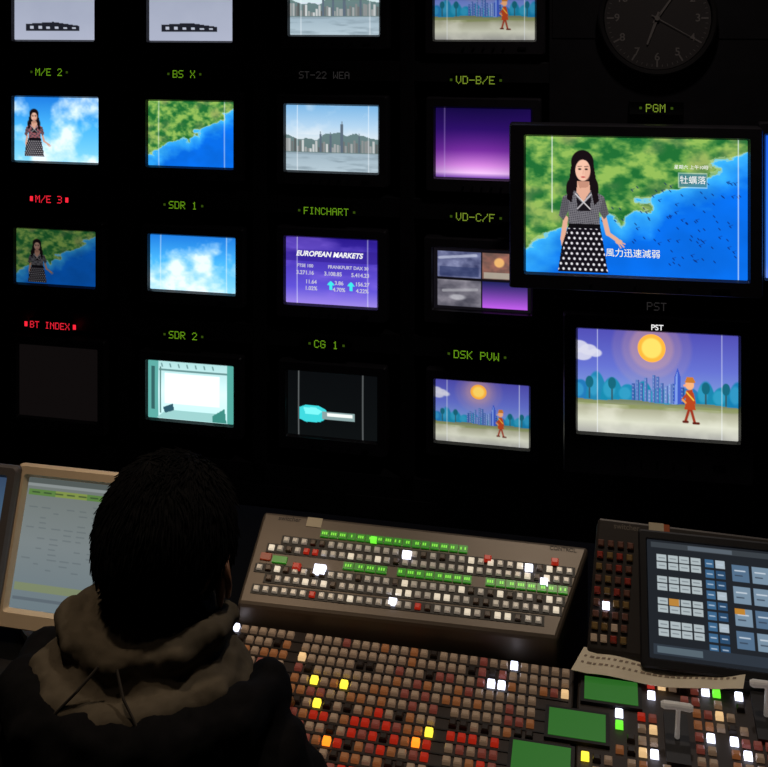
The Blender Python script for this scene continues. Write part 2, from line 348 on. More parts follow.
FONT={'A':(14,17,17,31,17,17,17),'B':(30,17,17,30,17,17,30),'C':(14,17,16,16,16,17,14),'D':(30,17,17,17,17,17,30),'E':(31,16,16,30,16,16,31),'F':(31,16,16,30,16,16,16),'G':(14,17,16,23,17,17,14),'H':(17,17,17,31,17,17,17),'I':(14,4,4,4,4,4,14),'K':(17,18,20,24,20,18,17),'M':(17,27,21,21,17,17,17),'N':(17,25,21,19,17,17,17),'P':(30,17,17,30,16,16,16),'R':(30,17,17,30,20,18,17),'S':(15,16,16,14,1,1,30),'T':(31,4,4,4,4,4,4),'V':(17,17,17,17,17,10,4),'W':(17,17,17,21,21,27,17),'X':(17,17,10,4,10,17,17),'/':(1,1,2,4,8,16,16),'-':(0,0,0,31,0,0,0),'1':(4,12,4,4,4,4,14),'2':(14,17,1,2,4,8,31),'3':(30,1,1,14,1,1,30),' ':(0,)*7}
LED={'g':mat('led_green',rgb(10,20,5),.5,emit=rgb(135,200,35),es=.62),'r':mat('led_red',rgb(20,5,5),.5,emit=rgb(255,40,60),es=1.1),'y':mat('led_lime',rgb(10,20,5),.5,emit=rgb(160,190,60),es=.6),
     'w':mat('label_ink_glow',rgb(70,68,68),.7,emit=rgb(80,76,76),es=.3)}  # grey label print is no lamp; emission added to brighten it
LEDBOX=mat('led_window',rgb(12,13,10),.25)
def led(parent,px,py,s,k,plane=W0,pitch=.0038,flank=True):
    w=plane.hit(px,py); loc=parent.matrix_world.inverted()@w
    n=len(s)*6-1; wd=n*pitch; b=MB()
    b.box(loc.x-.085,loc.x+.085,loc.y-.022,loc.y+.022,loc.z-.012,loc.z+.006); b.build('label_unit',[LEDBOX],parent,bevel=.002)
    d=MB()
    for ci,ch in enumerate(s):
        for r,row in enumerate(FONT[ch]):
            for q in range(5):
                if row>>(4-q)&1:
                    x=loc.x-wd/2+(ci*6+q)*pitch; y=loc.y+(3-r)*pitch*1.05; z=loc.z+.0065
                    e=pitch*.42; d.add([(x-e,y-e,z),(x+e,y-e,z),(x+e,y+e,z),(x-e,y+e,z)],[(0,1,2,3)])
    if flank:
        for sg in (-1,1):
            x=loc.x+sg*(wd/2+.018); y=loc.y; z=loc.z+.0065; eh=.004 if k!='r' else .009; ew=.004 if k!='r' else .006
            d.add([(x-ew,y-eh,z),(x+ew,y-eh,z),(x+ew,y+eh,z),(x-ew,y+eh,z)],[(0,1,2,3)],0 if k=='r' else 1)
    d.build('label_text',[LED[k],mat('led_dim_green',rgb(10,20,5),.5,emit=rgb(70,100,20),es=.5)],parent)
M='crt_monitor'
WALL=[((13,-28,93,40),lambda c:p_gray(c,0),None,None,None),
 ((148,-26,231,41),lambda c:p_gray(c,1),None,None,None),
 ((289,-30,378,35),p_skyline,None,None,None),
 ((434,-32,534,40),lambda c:p_cartoon(c,.85),None,None,None),
 ((13,97,97,163),p_meweather,'M/E 2','g',(50,72)),
 ((147,101,232,168),p_bsx,'BS X','g',(185,74)),
 ((285,105,377,173),lambda c:p_skyline(c,4),'ST-22 WEA','w',(325,75)),
 ((435,108,530,180),p_purple,'VD-B/E','y',(476,80)),
 ((15,229,94,287),p_memap,'M/E 3','r',(50,199)),
 ((149,235,234,294),lambda c:(p_sky(c,11),c.guides()),'SDR 1','g',(184,205)),
 ((285,237,376,308),p_markets,'FINCHART','g',(327,211)),
 ((433,248,530,314),p_quad,'VD-C/F','y',(476,217)),
 ((18,345,96,422),p_off,'BT INDEX','r',(51,325)),
 ((147,361,232,425),p_studio,'SDR 2','g',(184,335)),
 ((287,371,376,442),p_cg,'CG 1','g',(327,344)),
 ((435,380,528,449),lambda c:p_cartoon(c,.9),'DSK PVW','g',(477,355))]
capW=mat('caption_white',rgb(240,240,240),.5,emit=rgb(250,250,250),es=1.0)
capL=mat('caption_pale',rgb(220,220,240),.5,emit=rgb(215,212,240),es=.8)
capY=mat('caption_cream',rgb(240,240,200),.5,emit=rgb(255,255,225),es=1.0)
for rect,pf,lab,lk,lp in WALL:
    e,sx,sy,w,h=monitor(M,rect,pf,knobs=5 if rect[0]>100 else 4,fit=True)
    if lab: led(e,lp[0],lp[1],lab,lk,pitch=.0034 if lk=='w' or len(lab)>7 else .0037,flank=lk!='w')
    if lab=='FINCHART':
        z=.0006
        text(e,'EUROPEAN MARKETS',sx(329),sy(254),z,.0245,capW,shear=.25,bold=.03)
        for s_,x_,y_ in (('FTSE 100',305,267),('FRANKFURT DAX 30',348,267),('3,271.16',305,274.5),('3,108.85',333,274.5),('5,414.23',360,274.5),('11.64',311,284),('3.86',339,284),('156.27',362,284),('1.02%',311,291),('4.70%',339,291),('4.22%',362,291)):
            text(e,s_,sx(x_),sy(y_),z,.0185 if s_[0]!='F' else .0155,capL,bold=.03)
FY=math.atan(.17)
W2=Plane(W0.hit(635,207)+N0*.26,90,FY)
pe,sx,sy,w,h=monitor('program_monitor',(524,138.5,746,276.5),p_pgm,plane=W2,mg=(.05,.042,.038,.05),depth=.18,k=1.7,bulge=0,knobs=3)
text(pe,'風力迅速減弱',sx(633),sy(254.5),-.006,.0265,capY,bold=0)
text(pe,'星期六 上午10時',sx(691),sy(166.5),-.006,.0135,capW,bold=0); text(pe,'牡蠣落',sx(692.5),sy(179.5),-.006,.025,capW,bold=0)
led(pe,656,108,'PGM','y',plane=W0,pitch=.0036)
W3=Plane(W0.hit(657,384)+N0*.12,90,FY)
qe,sx,sy,w,h=monitor('preview_monitor',(577,333,737.5,437),p_cartoon,plane=W3,mg=(.045,.045,.05,.13),depth=.07,k=1.6,bulge=.002,knobs=5)
text(qe,'PST',sx(657),sy(328)+.002,.0052,.024,capW)
led(qe,657,306,'PST','w',plane=W0,pitch=.0036,flank=False)
re,_,_,_,_=monitor('program_monitor',(764,138,768+210,284),lambda c:(p_sky(c,21),c.m(np.ones(c.X.shape),(20,60,190),.6)),plane=W0.off(.12),mg=(.02,.04,.04,.05),depth=.1,k=.5,knobs=3)
for e,d0 in ((pe,.26),(qe,.12)):
    b=MB(); b.box(-.05,.05,-.05,.05,-d0+.0,-.05); b.build('bracket',[BLACKP],e)
# rack (wall frame local coords, origin P0)
wm=W0.mat(W0.P); rk=MB()
def wl(px,py): return W0.loc(px,py)
zb,zf=-.30,-.014
xl=wl(-230,20)[0]; xr=wl(1000,20)[0]; xs=wl(549,20)[0]
for px in (-12,122,258,406): 
    x=wl(px,200)[0]; rk.box(x-.024,x+.024,-1.849,.9,zb,zf)
rk.box(xs,xr,-1.849,1.15,zb,zf)
for py,px in ((70,258),(203,258),(336,258)):
    y=wl(px,py)[1]; rk.box(xl,xs,y-.034,y+.034,zb,zf-.002)
y=wl(258,478)[1]; rk.box(xl,xs,-1.849,y+.045,zb,zf)
y=wl(258,-60)[1]; rk.box(xl,xs,y-.02,1.15,zb,zf)
rk.box(xl,xs,-1.849,1.15,zb-.02,zb)
rk.box(xl,wl(-12,200)[0],-1.849,1.15,zb,zf)
for i in range(6):
    x=-1.4+.42*i
    for j in range(3): rk.box(x,x+.38,-1.70-.1*j+.0,-1.63-.1*j,zf,zf+.004); 
for i,(ya,yb_) in enumerate(((-.06,.10),(.11,.30),(-1.72,-1.55),(-1.90+.06,-1.73))):
    rk.box(xs+.01,xs+.85,ya,yb_,zf,zf+.003)
rk.build('equipment_rack',[RACK],mw=wm,bevel=.003)
# clock
ck=empty('wall_clock',W0.mat(W0.hit(657,18)+N0*(-.010)))
R=.185
cf=mat('clock_face',rgb(88,82,80),.6); cr=mat('clock_rim',rgb(50,47,46),.4); ch=mat('clock_marks',rgb(165,156,150),.6)
n=64
ring=lambda r,z:[(r*math.cos(2*math.pi*k/n),r*math.sin(2*math.pi*k/n),z) for k in range(n)]
b=MB(); b.loft([ring(R,0.0),ring(R,.03),ring(R-.006,.036),ring(R-.016,.034),ring(R-.018,.018)],0); b.f.pop(); b.m.pop(); b.build('rim',[cr],ck)
b=MB(); b.loft([ring(R-.02,.004),ring(R-.02,.02)],0); b.build('face',[cf],ck)
b=MB()
for i in range(60):
    a=math.radians(i*6); L=.022 if i%5==0 else .008; wd=.005 if i%5==0 else .0016
    d=Vector((math.sin(a),math.cos(a),0)); p=Vector((d.y,-d.x,0)); q=d*(R-.028); 
    b.add([q-p*wd/2+Vector((0,0,.0206)),q+p*wd/2+Vector((0,0,.0206)),q-d*L+p*wd/2+Vector((0,0,.0206)),q-d*L-p*wd/2+Vector((0,0,.0206))],[(0,1,2,3)])
for ang,L,wd in ((200,.09,.011),(35,.13,.008),(120,.14,.003)):
    a=math.radians(ang); d=Vector((math.sin(a),math.cos(a),0)); p=Vector((d.y,-d.x,0)); z=Vector((0,0,.024))
    b.add([-d*.02-p*wd/2+z,-d*.02+p*wd/2+z,d*L+p*wd/4+z,d*L-p*wd/4+z],[(0,1,2,3)])
b.cyl((0,0,.02),.008,.008); b.build('hands_and_marks',[ch],ck)
for i in range(12):
    a=math.radians(30*(i+1)); text(ck,str(i+1),math.sin(a)*.125,math.cos(a)*.125,.0207,.035,ch,name='numeral')
# ---------------------------------------------------------------- room shell (aligned with monitor wall)
def wbox(name,x0,x1,y0,y1,z0,z1,m):
    b=MB(); b.box(x0,x1,-y1,-y0,z0,z1); mw=Matrix((T,-N0,UP)).transposed().to_4x4(); mw.translation=Vector((0,3.4,0))
    return b.build(name,[m],mw=mw)
WM=mat('dark_wall_paint',rgb(30,27,30),.85,noise=.15,nscale=8,bump=.1)
wbox('wall_back',-3.2,3.2,-.48,-.34,0,3.1,WM); wbox('wall_left',-3.34,-3.2,-.48,5.6,0,3.1,WM); wbox('wall_right',3.2,3.34,-.48,5.6,0,3.1,WM)
wbox('wall_front',-3.34,3.34,5.6,5.74,0,3.1,WM)
wbox('floor',-3.34,3.34,-.48,5.74,-.1,0,mat('carpet',rgb(38,36,42),.95,noise=.3,nscale=120,bump=.3))
wbox('ceiling',-3.34,3.34,-.48,5.74,3.1,3.2,mat('ceiling_tiles',rgb(45,44,44),.9,noise=.1,nscale=60))
tb=mat('trim_black',rgb(18,18,18),.5)
wbox('baseboard_left',-3.2,-3.185,-.34,5.6,0,.1,tb); wbox('baseboard_right',3.185,3.2,-.34,5.6,0,.1,tb)
# ---------------------------------------------------------------- control desk
P0=Vector((0.028,1.75,.756)); K=Plane(P0,10)
flat=Matrix((T,-N0,UP)).transposed().to_4x4(); flat.translation=Vector((P0.x,P0.y,0))
DT=.655
b=MB(); b.box(-1.35,1.25,-.30,.62,DT-.035,DT,0); b.box(-1.35,1.25,-.335,-.30,DT-.045,DT-.001,1)
for x in (-1.3,-.62,.45,1.2): b.box(x-.02,x+.02,-.1,.58,0,DT-.035,2)
b.box(-1.3,1.2,.54,.56,.05,DT-.035,2)
b.build('control_desk',[mat('desk_laminate',rgb(9,8,8),.8,noise=.2,nscale=20,spec=.08),mat('desk_edge_pad',rgb(20,18,18),.6),BLACKP],mw=flat,bevel=.004)
mx=empty('video_switcher_console',K.mat(P0))
CON=mat('console_brown_metal',rgb(52,43,38),.45,.2,noise=.12,nscale=12)
CON2=mat('console_dark_trim',rgb(30,26,25),.4,.2)
inv=mx.matrix_world.inverted()
def prof(x):
    pts=[]
    for u,z in ((0.0,None),(-.315,None),(-.32,DT+.001),(.0,DT+.001)):
        if z is None: pts.append(Vector((x,u,0)))
        else:
            wpt=flat@Vector((x,u*math.cos(math.radians(10)),z)); pts.append(inv@wpt)
    return pts
b=MB(); b.loft([prof(-.345),prof(.30)],0); b.loft([prof(.306),prof(.95)],0); b.build('console_body',[CON,CON2],mx,bevel=.003)
KM=[mat('key_cream',rgb(166,146,126),.32,emit=rgb(215,175,140),es=.11),
    mat('key_amber',rgb(136,100,72),.35,emit=rgb(215,130,75),es=.18),
    mat('key_red',rgb(130,38,26),.35,emit=rgb(225,50,28),es=.36),
    mat('key_dark',rgb(50,41,37),.4),
    mat('key_green_lit',rgb(60,150,40),.4,emit=rgb(120,255,60),es=1.0),
    mat('key_yellow_lit',rgb(200,180,60),.4,emit=rgb(255,225,60),es=1.6),
    mat('key_white_lit',rgb(230,230,240),.4,emit=rgb(225,230,255),es=2.6),
    mat('key_orange_lit',rgb(220,120,40),.4,emit=rgb(255,130,30),es=1.8),
    mat('key_rose',rgb(128,82,76),.35,emit=rgb(205,100,82),es=.14),
    mat('key_warm_lit',rgb(220,190,140),.4,emit=rgb(255,210,150),es=.7)]
stp=.0172; rst=.0218
specials=[(318,686,5),(348,687,5),(315,700,4),(412,750,7),(437,738,5),(493,688,6),(499,684,6),(512,672,6),(600,712,6),(234,632,6),(620,728,4),(590,742,5),(706,738,6),(640,752,9),(660,760,6),(735,742,6),(712,700,4),(560,700,9),(655,700,6),(745,755,6),(700,690,6),(662,688,9),(750,705,6),(300,655,9),(420,690,8),(385,710,2),(330,745,7),(318,703,5)]
spl=[(K.loc(a,c_),m) for a,c_,m in specials]
greens=[(611,694,.085,.045),(577,728,.088,.05),(541,762,.088,.05)]
grl=[(K.loc(a,c_),w_,h_) for a,c_,w_,h_ in greens]
tb1=K.loc(677,742); tb2=K.loc(766,720)
slots=[]; yr=-.014; row=0
while yr>-.305:
    x=-.333
    while x<.93:
        gap=abs(x-.303)<.012 or (abs(x+.17)<.0085) or (abs(x-.10)<.0085 and row>4)
        free=all(abs(x-g[0][0])>g[1]/2+.014 or abs(yr-g[0][1])>g[2]/2+.012 for g in grl)
        for tl in (tb1,tb2):
            if abs(x-tl[0])<.03 and abs(yr-tl[1]-.01)<.055: free=False
        if not gap and free:
            r=random.random()
            if x<.3:
                if row<4: mi=0 if r<.72 else 8 if r<.84 else 3 if r<.92 else 1
                elif row<6: mi=[0,1,0,8,0][random.randrange(5)] 
                elif row in (6,10): mi=3 if r<.35 else 0 if r<.75 else 1
                elif row in (7,8,9,11): mi=2 if (r<.40) else 8 if r<.60 else 1 if r<.76 else 0 if r<.9 else 3
                else: mi=[1,0,2,0][random.randrange(4)]
                slots.append([x,yr,mi])
            else:
                mi=8 if r<.25 else 0 if r<.66 else 2 if r<.73 else 3 if r<.86 else 1
                if r>.97: mi=9
                if random.random()>.16: slots.append([x,yr,mi])
        x+=stp
    yr-=rst; row+=1
for (sx_,sy_),m_ in spl:
    best=min(slots,key=lambda s_:(s_[0]-sx_)**2+(s_[1]-sy_)**2); best[2]=m_
keys=MB()
for x,y,mi in slots:
    lit=mi in (4,5,6,7,9)
    keys.key(x,y,.0122,(.0112 if x<.3 else .0105),.0,.0075 if not lit else .009,mi)
keys.build('keys',KM,mx)
gd=MB(); gs=MB()
GREEN=mat('green_lcd',rgb(25,60,28),.3,emit=rgb(58,135,50),es=.5)
for (gx,gy),w_,h_ in grl: gd.box(gx-w_/2-.006,gx+w_/2+.006,gy-h_/2-.005,gy+h_/2+.005,0,.006); gs.box(gx-w_/2,gx+w_/2,gy-h_/2,gy+h_/2,.0055,.007)
for rr_ in range(1,14):
    yy=-.014-rst*rr_+rst/2
    gd.box(-.338,.292,yy-.0012,yy+.0012,0,.0015)
gd.build('lcd_frames',[CON2],mx); gs.build('lcd_glass',[GREEN],mx)
LM=mat('lever_grey_glow',rgb(215,210,203),.3,0,emit=rgb(210,200,190),es=.14)  # faint emission put in to brighten the levers, which are no lamps
for q,tl in enumerate((tb1,tb2)):
    b=MB(); x,y=tl; b.box(x-.018,x+.018,y-.045,y+.045,0,.008,1)
    b.tube([(x,y,.005),(x+.001,y+.006,.03),(x+.002,y+.01,.052)],[.004,.0035,.0035],n=10)
    b.tube([(x-.024,y+.01,.054),(x-.019,y+.01,.054),(x,y+.01,.055),(x+.019,y+.01,.054),(x+.024,y+.01,.054)],[.004,.0062,.0055,.0062,.004],n=12); b.build('transition_lever',[LM,BLACKP],mx,smooth=False)
# ---------------------------------------------------------------- upright key panels
Fp=Plane(P0-N0*.014,90)
def panel(name,tilt,base,corners,matb):
    pl=Plane(Fp.hit(*base),tilt); cs=[pl.hit(*c) for c in corners]; ctr=sum(cs,Vector())/4
    e=empty(name,pl.mat(ctr)); iv=e.matrix_world.inverted(); L=[iv@c for c in cs]
    dn=[iv@Vector((c.x,c.y,DT+.001)) for c in cs]
    b=MB(); b.loft([dn,L],0)
    b.build('panel_body',[matb],e,bevel=.006)
    def q(s,t):
        a=L[0].lerp(L[1],s); c=L[3].lerp(L[2],s); return a.lerp(c,t)
    pl.P=ctr
    return e,q,pl
PANM=mat('panel_beige_metal',rgb(104,92,80),.4,.25,noise=.06,nscale=9)
se,q,S=panel('key_bus_panel',34,(400,621),[(264,511),(589,547),(557,639),(237,603)],PANM)
b=MB(); g=MB(); rd=MB(); sl=MB()
KS=[mat('key_silver_glint',rgb(190,184,174),.3,.1,emit=rgb(215,200,180),es=.18),mat('key_brownish',rgb(110,92,78),.4),KM[2],KM[6],mat('key_pale_lit',rgb(220,212,195),.35,emit=rgb(245,230,205),es=.65),KM[4]]  # silver keys' faint emission stands in for light glinting off their tops
GR2=mat('green_alnum',rgb(18,50,14),.3,emit=rgb(48,140,28),es=.6)
GR3=mat('green_alnum_bright',rgb(15,60,12),.3,emit=rgb(130,235,60),es=.95)
def gwin(s0,s1,t,hh=.0125):
    p0=q(s0,t);p1=q(s1,t); n=max(1,int((p1.x-p0.x)/.0172)); 
    for i in range(n):
        a=p0.lerp(p1,i/n); c=p0.lerp(p1,(i+1)/n); bl=[Vector((a.x+.001,a.y-hh/2,.0)),Vector((c.x-.001,c.y-hh/2,.0)),Vector((c.x-.001,c.y+hh/2,.0)),Vector((a.x+.001,a.y+hh/2,.0))]
        g.loft([bl,[v+Vector((0,0,.004)) for v in bl]],0)
        for u in (.28,.5,.72):
            if random.random()<.8:
                m_=a.lerp(c,u); w_=.0013; h_=.0026; g.add([(m_.x-w_,m_.y-h_,.0045),(m_.x+w_,m_.y-h_,.0045),(m_.x+w_,m_.y+h_,.0045),(m_.x-w_,m_.y+h_,.0045)],[(0,1,2,3)],1)
gwin(.20,.66,.185); gwin(.30,.44,.505); gwin(.47,.70,.505); gwin(.74,.985,.505)
rdp=q(.07,.50); rd.box(rdp.x-.022,rdp.x-.002,rdp.y-.006,rdp.y+.006,0,.004); rd.box(rdp.x+.002,rdp.x+.030,rdp.y-.009,rdp.y+.003,0,.004,1)
for t,s0,s1 in ((.30,.10,.97),(.40,.06,.97),(.62,.04,.97),(.72,.08,.97),(.84,.05,.93)):
    p0=q(s0,t);p1=q(s1,t); n=int((p1.x-p0.x)/.0172)
    dvec=(p1-p0).normalized(); m0=p0-dvec*.010; m1=p1+dvec*.010
    sl.loft([[m0+Vector((0,-.0085,0)),m1+Vector((0,-.0085,0)),m1+Vector((0,.0085,0)),m0+Vector((0,.0085,0))],[m0+Vector((0,-.0085,.0012)),m1+Vector((0,-.0085,.0012)),m1+Vector((0,.0085,.0012)),m0+Vector((0,.0085,.0012))]])
    for i in range(n+1):
        p=p0.lerp(p1,i/n); r=random.random()
        mi=0 if r<.70 else 4 if r<.82 else 1 if r<.985 else 2
        if i in (4,5) and t==.40 : mi=2
        b.key(p.x,p.y,.0108,.0098,0,.0065,mi)
def onS(px,py): return S.loc(px,py)
for px,py,m_,sz in ((407,556,3,.016),(320,571,3,.022),(393,603,3,.014),(529,569,3,.014),(297,568,2,.015),(488,560,2,.013),(544,583,3,.013),(555,563,2,.013),(374,541,5,.012)):
    x,y=onS(px,py); b.key(x,y,sz,sz*.8,0,.0105,m_)
b.build('keys',KS,se); g.build('alphanumeric_displays',[GR2,GR3],se); rd.build('source_readout',[mat('readout_red',rgb(40,10,8),.3,emit=rgb(170,60,25),es=.4),GR2],se)
sl.build('key_strips',[mat('strip_dark',rgb(46,40,35),.5)],se)
p=q(.17,.05); st=MB(); st.box(p.x-.015,p.x+.015,p.y-.012,p.y+.006,0,.001); st.build('label_sticker',[mat('sticker_cream',rgb(220,205,175),.6)],se)
inkm=mat('panel_print',rgb(45,36,30),.6)
text(se,'switcher',q(.09,.06).x,q(.09,.06).y,.0006,.013,inkm); text(se,'CONTROL',q(.93,.06).x,q(.93,.06).y,.0006,.010,inkm)
PAND=mat('panel_grey_metal',rgb(66,60,57),.4,.3,noise=.08,nscale=9)
te,q2,R2=panel('touchscreen_panel',50,(600,648),[(597,516),(812,542),(806,680),(586,651)],PAND)
b=MB()
for r_ in range(9):
    for c_ in range(4):
        px=601+c_*9.8-r_*.9; py=543+r_*11.8+c_*1.2
        x,y=R2.loc(px,py); rr_=random.random(); b.key(x,y,.0108,.0110,0,.0055,0 if rr_<.45 else 1 if rr_<.68 else 2 if rr_<.85 else 3)
x,y=R2.loc(606,606); b.key(x,y,.012,.012,0,.009,4)
b.build('keys',[mat('key_brown',rgb(120,78,64),.4),mat('key_maroon',rgb(165,56,42),.4),KM[0],mat('key_olive',rgb(140,110,62),.4),KM[6]],te)
c0=R2.hit(724,606); tw=(R2.hit(800,606)-R2.hit(648,606)).length; thh=(R2.hit(724,664)-R2.hit(724,545)).length
l0=te.matrix_world.inverted()@c0
cv=Cv(648,545,800,664,1.6); cv.a[:]=np.array((34,38,44))/255
cv.rect(652,547,798,553,(60,66,72)); cv.rect(690,548,735,552,(90,100,110))
for gy in (560,582,604,627):
    for rr_ in range(2):
        for cc in range(4):
            X=658+cc*11.5; Y=gy+rr_*8; cv.rect(X,Y,X+10,Y+6.6,(178,190,194)); cv.line(X+2,Y+3.3,X+8,Y+3.3,.8,(90,98,105),.8)
cv.rect(669,604,679,611,(190,135,60))
for i in range(9):
    Y=560+i*10.5
    cv.rect(707,Y,716,Y+8,(62,104,142)); cv.rect(718,Y,727,Y+8,(44,78,112) if i%3 else (175,190,200)); cv.line(709,Y+4,714,Y+4,1,(190,205,220)); cv.line(720,Y+4,725,Y+4,1,(190,205,220))
for i in range(4):
    for j in range(3):
        X=734+j*20; Y=562+i*22; cv.rect(X,Y,X+17,Y+17,(124,148,168) if (i+j)%3 else (86,114,142)); cv.line(X+3,Y+6,X+13,Y+6,1.2,(210,220,230)); cv.line(X+3,Y+11,X+10,Y+11,1,(50,60,75))
cv.rect(734,606,744,612,(195,135,50)); cv.rect(652,650,798,660,(48,56,66)); cv.rect(656,652,700,658,(90,105,115))
hold=bpy.data.objects.new('touchscreen',None); sc.collection.objects.link(hold); hold.parent=te; hold.location=(l0.x,l0.y,.001)
b=MB(); b.loft([rrect(tw+.03,thh+.03,-.001,.006),rrect(tw+.03,thh+.03,.006,.006),rrect(tw+.024,thh+.024,.008,.005),rrect(tw+.004,thh+.004,.008,.003),rrect(tw,thh,.004,.003)],0); b.f.pop(); b.m.pop(); b.build('bezel',[BLACKP],hold)
paint_mesh('screen',hold,cv,tw,thh,.0045,0,.95)
x,y=R2.loc(658,528); st=MB(); st.box(x-.016,x+.010,y-.007,y+.008,0,.001,0); st.box(x+.010,x+.020,y-.006,y+.007,0,.001,1); st.build('label_sticker',[MATS['sticker_cream'],mat('sticker_orange',rgb(190,90,40),.6)],te)
text(te,'switcher',q2(.2,.06).x-.02,q2(.2,.06).y,.0006,.013,mat('print_light',rgb(120,110,100),.6))
# laminated cue strip lying over the console
K2=K.off(.014); cs=[K2.hit(*c) for c in ((584,653),(747,673),(743,695),(571,673))]; b=MB(); nn=30; top=[];bot=[]
for i in range(nn+1):
    s=i/nn; wv=.004*math.sin(s*9)+.010*max(0,s-.85)/.15+.006*max(0,.1-s)/.1
    top.append(cs[0].lerp(cs[1],s)+K.n*(wv+.006)); bot.append(cs[3].lerp(cs[2],s)+K.n*wv)
o=sum(cs,Vector())/4; mw=K.mat(o); iv=mw.inverted(); vs=[iv@p for p in top+bot]; b.add(vs,[(nn+1+i,nn+2+i,i+1,i) for i in range(nn)])
cue=b.build('cue_sheet',[mat('paper_cream',rgb(250,235,205),.5,noise=.05,nscale=30)],mw=mw); sm=cue.modifiers.new('thick','SOLIDIFY'); sm.thickness=.0006; sm.offset=0
ink=mat('cue_ink',rgb(165,145,125),.7)
b=MB()
def on(s_,t_):
    k_=min(int(s_*nn),nn-1); f=s_*nn-k_
    return (iv@(top[k_].lerp(top[k_+1],f))).lerp(iv@(bot[k_].lerp(bot[k_+1],f)),t_)+Vector((0,0,.0009))
for i in range(26):
    s=.03+i*.036
    for t0,t1 in ((.30,.38),(.56,.64)):
        e_=s+.014+.014*random.random(); b.add([on(s,t1),on(e_,t1),on(e_,t0),on(s,t0)],[(0,1,2,3)])
b.build('print_marks',[ink],cue)
# ---------------------------------------------------------------- computer monitors at left
def pc(name,rect,base,frame,contents):
    pl=Plane(base,72); x0,y0,x1,y1=rect
    e,sx,sy,w,h=monitor(name,rect,contents,plane=pl,mg=(.024,.026,.024,.034),depth=.045,k=1.3,es=.8,knobs=0,bulge=0,bez=frame)
    iv=e.matrix_world.inverted(); ctr=e.matrix_world.translation
    bot=ctr+pl.v*(h/2-.02)-pl.n*.05
    b=MB(); up=bot+Vector((0,0,.05)); fl=Vector((bot.x,bot.y,DT+.004))
    b.tube([iv@up,iv@((up+fl)/2),iv@fl],[.022,.022,.026],n=14)
    fr=[]
    for z in (DT+.001,DT+.012): fr.append([iv@Vector((fl.x+T.x*.1*math.cos(a)+N0.x*.07*math.sin(a),fl.y+T.y*.1*math.cos(a)+N0.y*.07*math.sin(a),z)) for a in [2*math.pi*k/24 for k in range(24)]])
    b.loft(fr); b.build('stand',[frame],e)
    return e,sx,sy,w,h
BEI=mat('beige_plastic',rgb(252,226,192),.45,noise=.04,nscale=20)
def p_pc(c):
    c.vgrad([(0,(122,130,126)),(.5,(134,144,146)),(1,(118,134,142))]); x0,y0,x1,y1=c.r
    c.rect(x0,y0,x1,y0+6,(92,100,98)); c.rect(x0,y0+6,x1,y0+9,(150,158,158)); c.rect(x0+2,y0+12,x1,y0+18,(100,140,72)); c.rect(x0+30,y0+12,x0+62,y0+18,(140,160,80)); 
    r=np.random.RandomState(4)
    for i in range(7): c.line(x0+6+i*12,y0+15,x0+13+i*12,y0+15,1.3,(50,70,50),.8)
    for j in range(14):
        Y=y0+25+j*5.2
        for i in range(7):
            if r.rand()<.5: c.line(x0+5+i*13,Y,x0+9+i*13+r.rand()*5,Y,1.0,(80,90,96),.4)
    c.rect(x0+2,y1-26,x1,y1-18,(145,155,95),.6); c.rect(x0+2,y1-12,x1,y1-9,(90,100,110),.6)
BP=Plane((0,0,0),90); BP.P=Vector((-.6,1.90,.8))
base=BP.hit(60,618)
e1,sx,sy,w,h=pc('computer_monitor',(16,481,117,614),base,BEI,p_pc)
def p_pc2(c):
    c.vgrad([(0,(60,80,110)),(1,(110,170,190))])
e2,sx,sy,w,h=pc('computer_monitor',(-140,470,-6,606),BP.hit(-60,600)+N0*.02,mat('grey_plastic',rgb(110,104,104),.5),p_pc2)
Ip=Plane(BP.hit(10,660)+N0*.10,14); ie=empty('intercom_panel',Ip.mat(Ip.P))
b=MB(); iv=ie.matrix_world.inverted(); rr1=[Vector((-.25,.05,0)),Vector((.16,.05,0)),Vector((.16,-.10,0)),Vector((-.25,-.10,0))]
low=[iv@Vector(((ie.matrix_world@c).x,(ie.matrix_world@c).y,DT+.001)) for c in rr1]; b.loft([low,rr1]); b.build('panel_body',[CON2],ie,bevel=.004)
b=MB()
for i in range(14):
    for j in range(5):
        r=random.random(); b.key(-.23+i*.028,.035-j*.027,.016,.014,0,.007,1 if r<.4 else 3 if r<.7 else 2 if r<.85 else 7 if r<.93 else 0)
b.build('keys',KM,ie)
# ---------------------------------------------------------------- seated man
man=empty('seated_man',Matrix.Translation((-.305,1.30,0))@Matrix.Rotation(-TH,4,'Z'))
HAIR=mat('black_hair',rgb(11,10,11),.85,noise=.3,nscale=90,spec=.08); SKIN=mat('skin',rgb(140,98,76),.6,noise=.06,nscale=25,spec=.3)
JACK=mat('black_jacket_fabric',rgb(14,13,15),.9,noise=.3,nscale=60,bump=.15,spec=.12); TAN=mat('khaki_hoodie_fabric',rgb(92,84,72),1.0,noise=.10,nscale=55,bump=.10,spec=.03)
JEAN=mat('dark_trousers',rgb(28,30,40),.9,noise=.2,nscale=80)
def ering(z,cy,rx,ry,n=32,cx=0,e=2.4):
    out=[]
    for k in range(n):
        a=2*math.pi*k/n; c_,s_=math.cos(a),math.sin(a)
        out.append(Vector((cx+rx*math.copysign(abs(c_)**(2/e),c_),cy+ry*math.copysign(abs(s_)**(2/e),s_),z)))
    return out
def remesh(o,vs,it=6,disp=0,size=.06):
    m=o.modifiers.new('union','REMESH'); m.mode='VOXEL'; m.voxel_size=vs; m.use_smooth_shade=True
    s=o.modifiers.new('smooth','SMOOTH'); s.factor=.6; s.iterations=it
    if disp:
        tx=bpy.data.textures.new('cloth_folds','CLOUDS'); tx.noise_scale=size; d=o.modifiers.new('folds','DISPLACE'); d.texture=tx; d.strength=disp; d.mid_level=.5
b=MB()
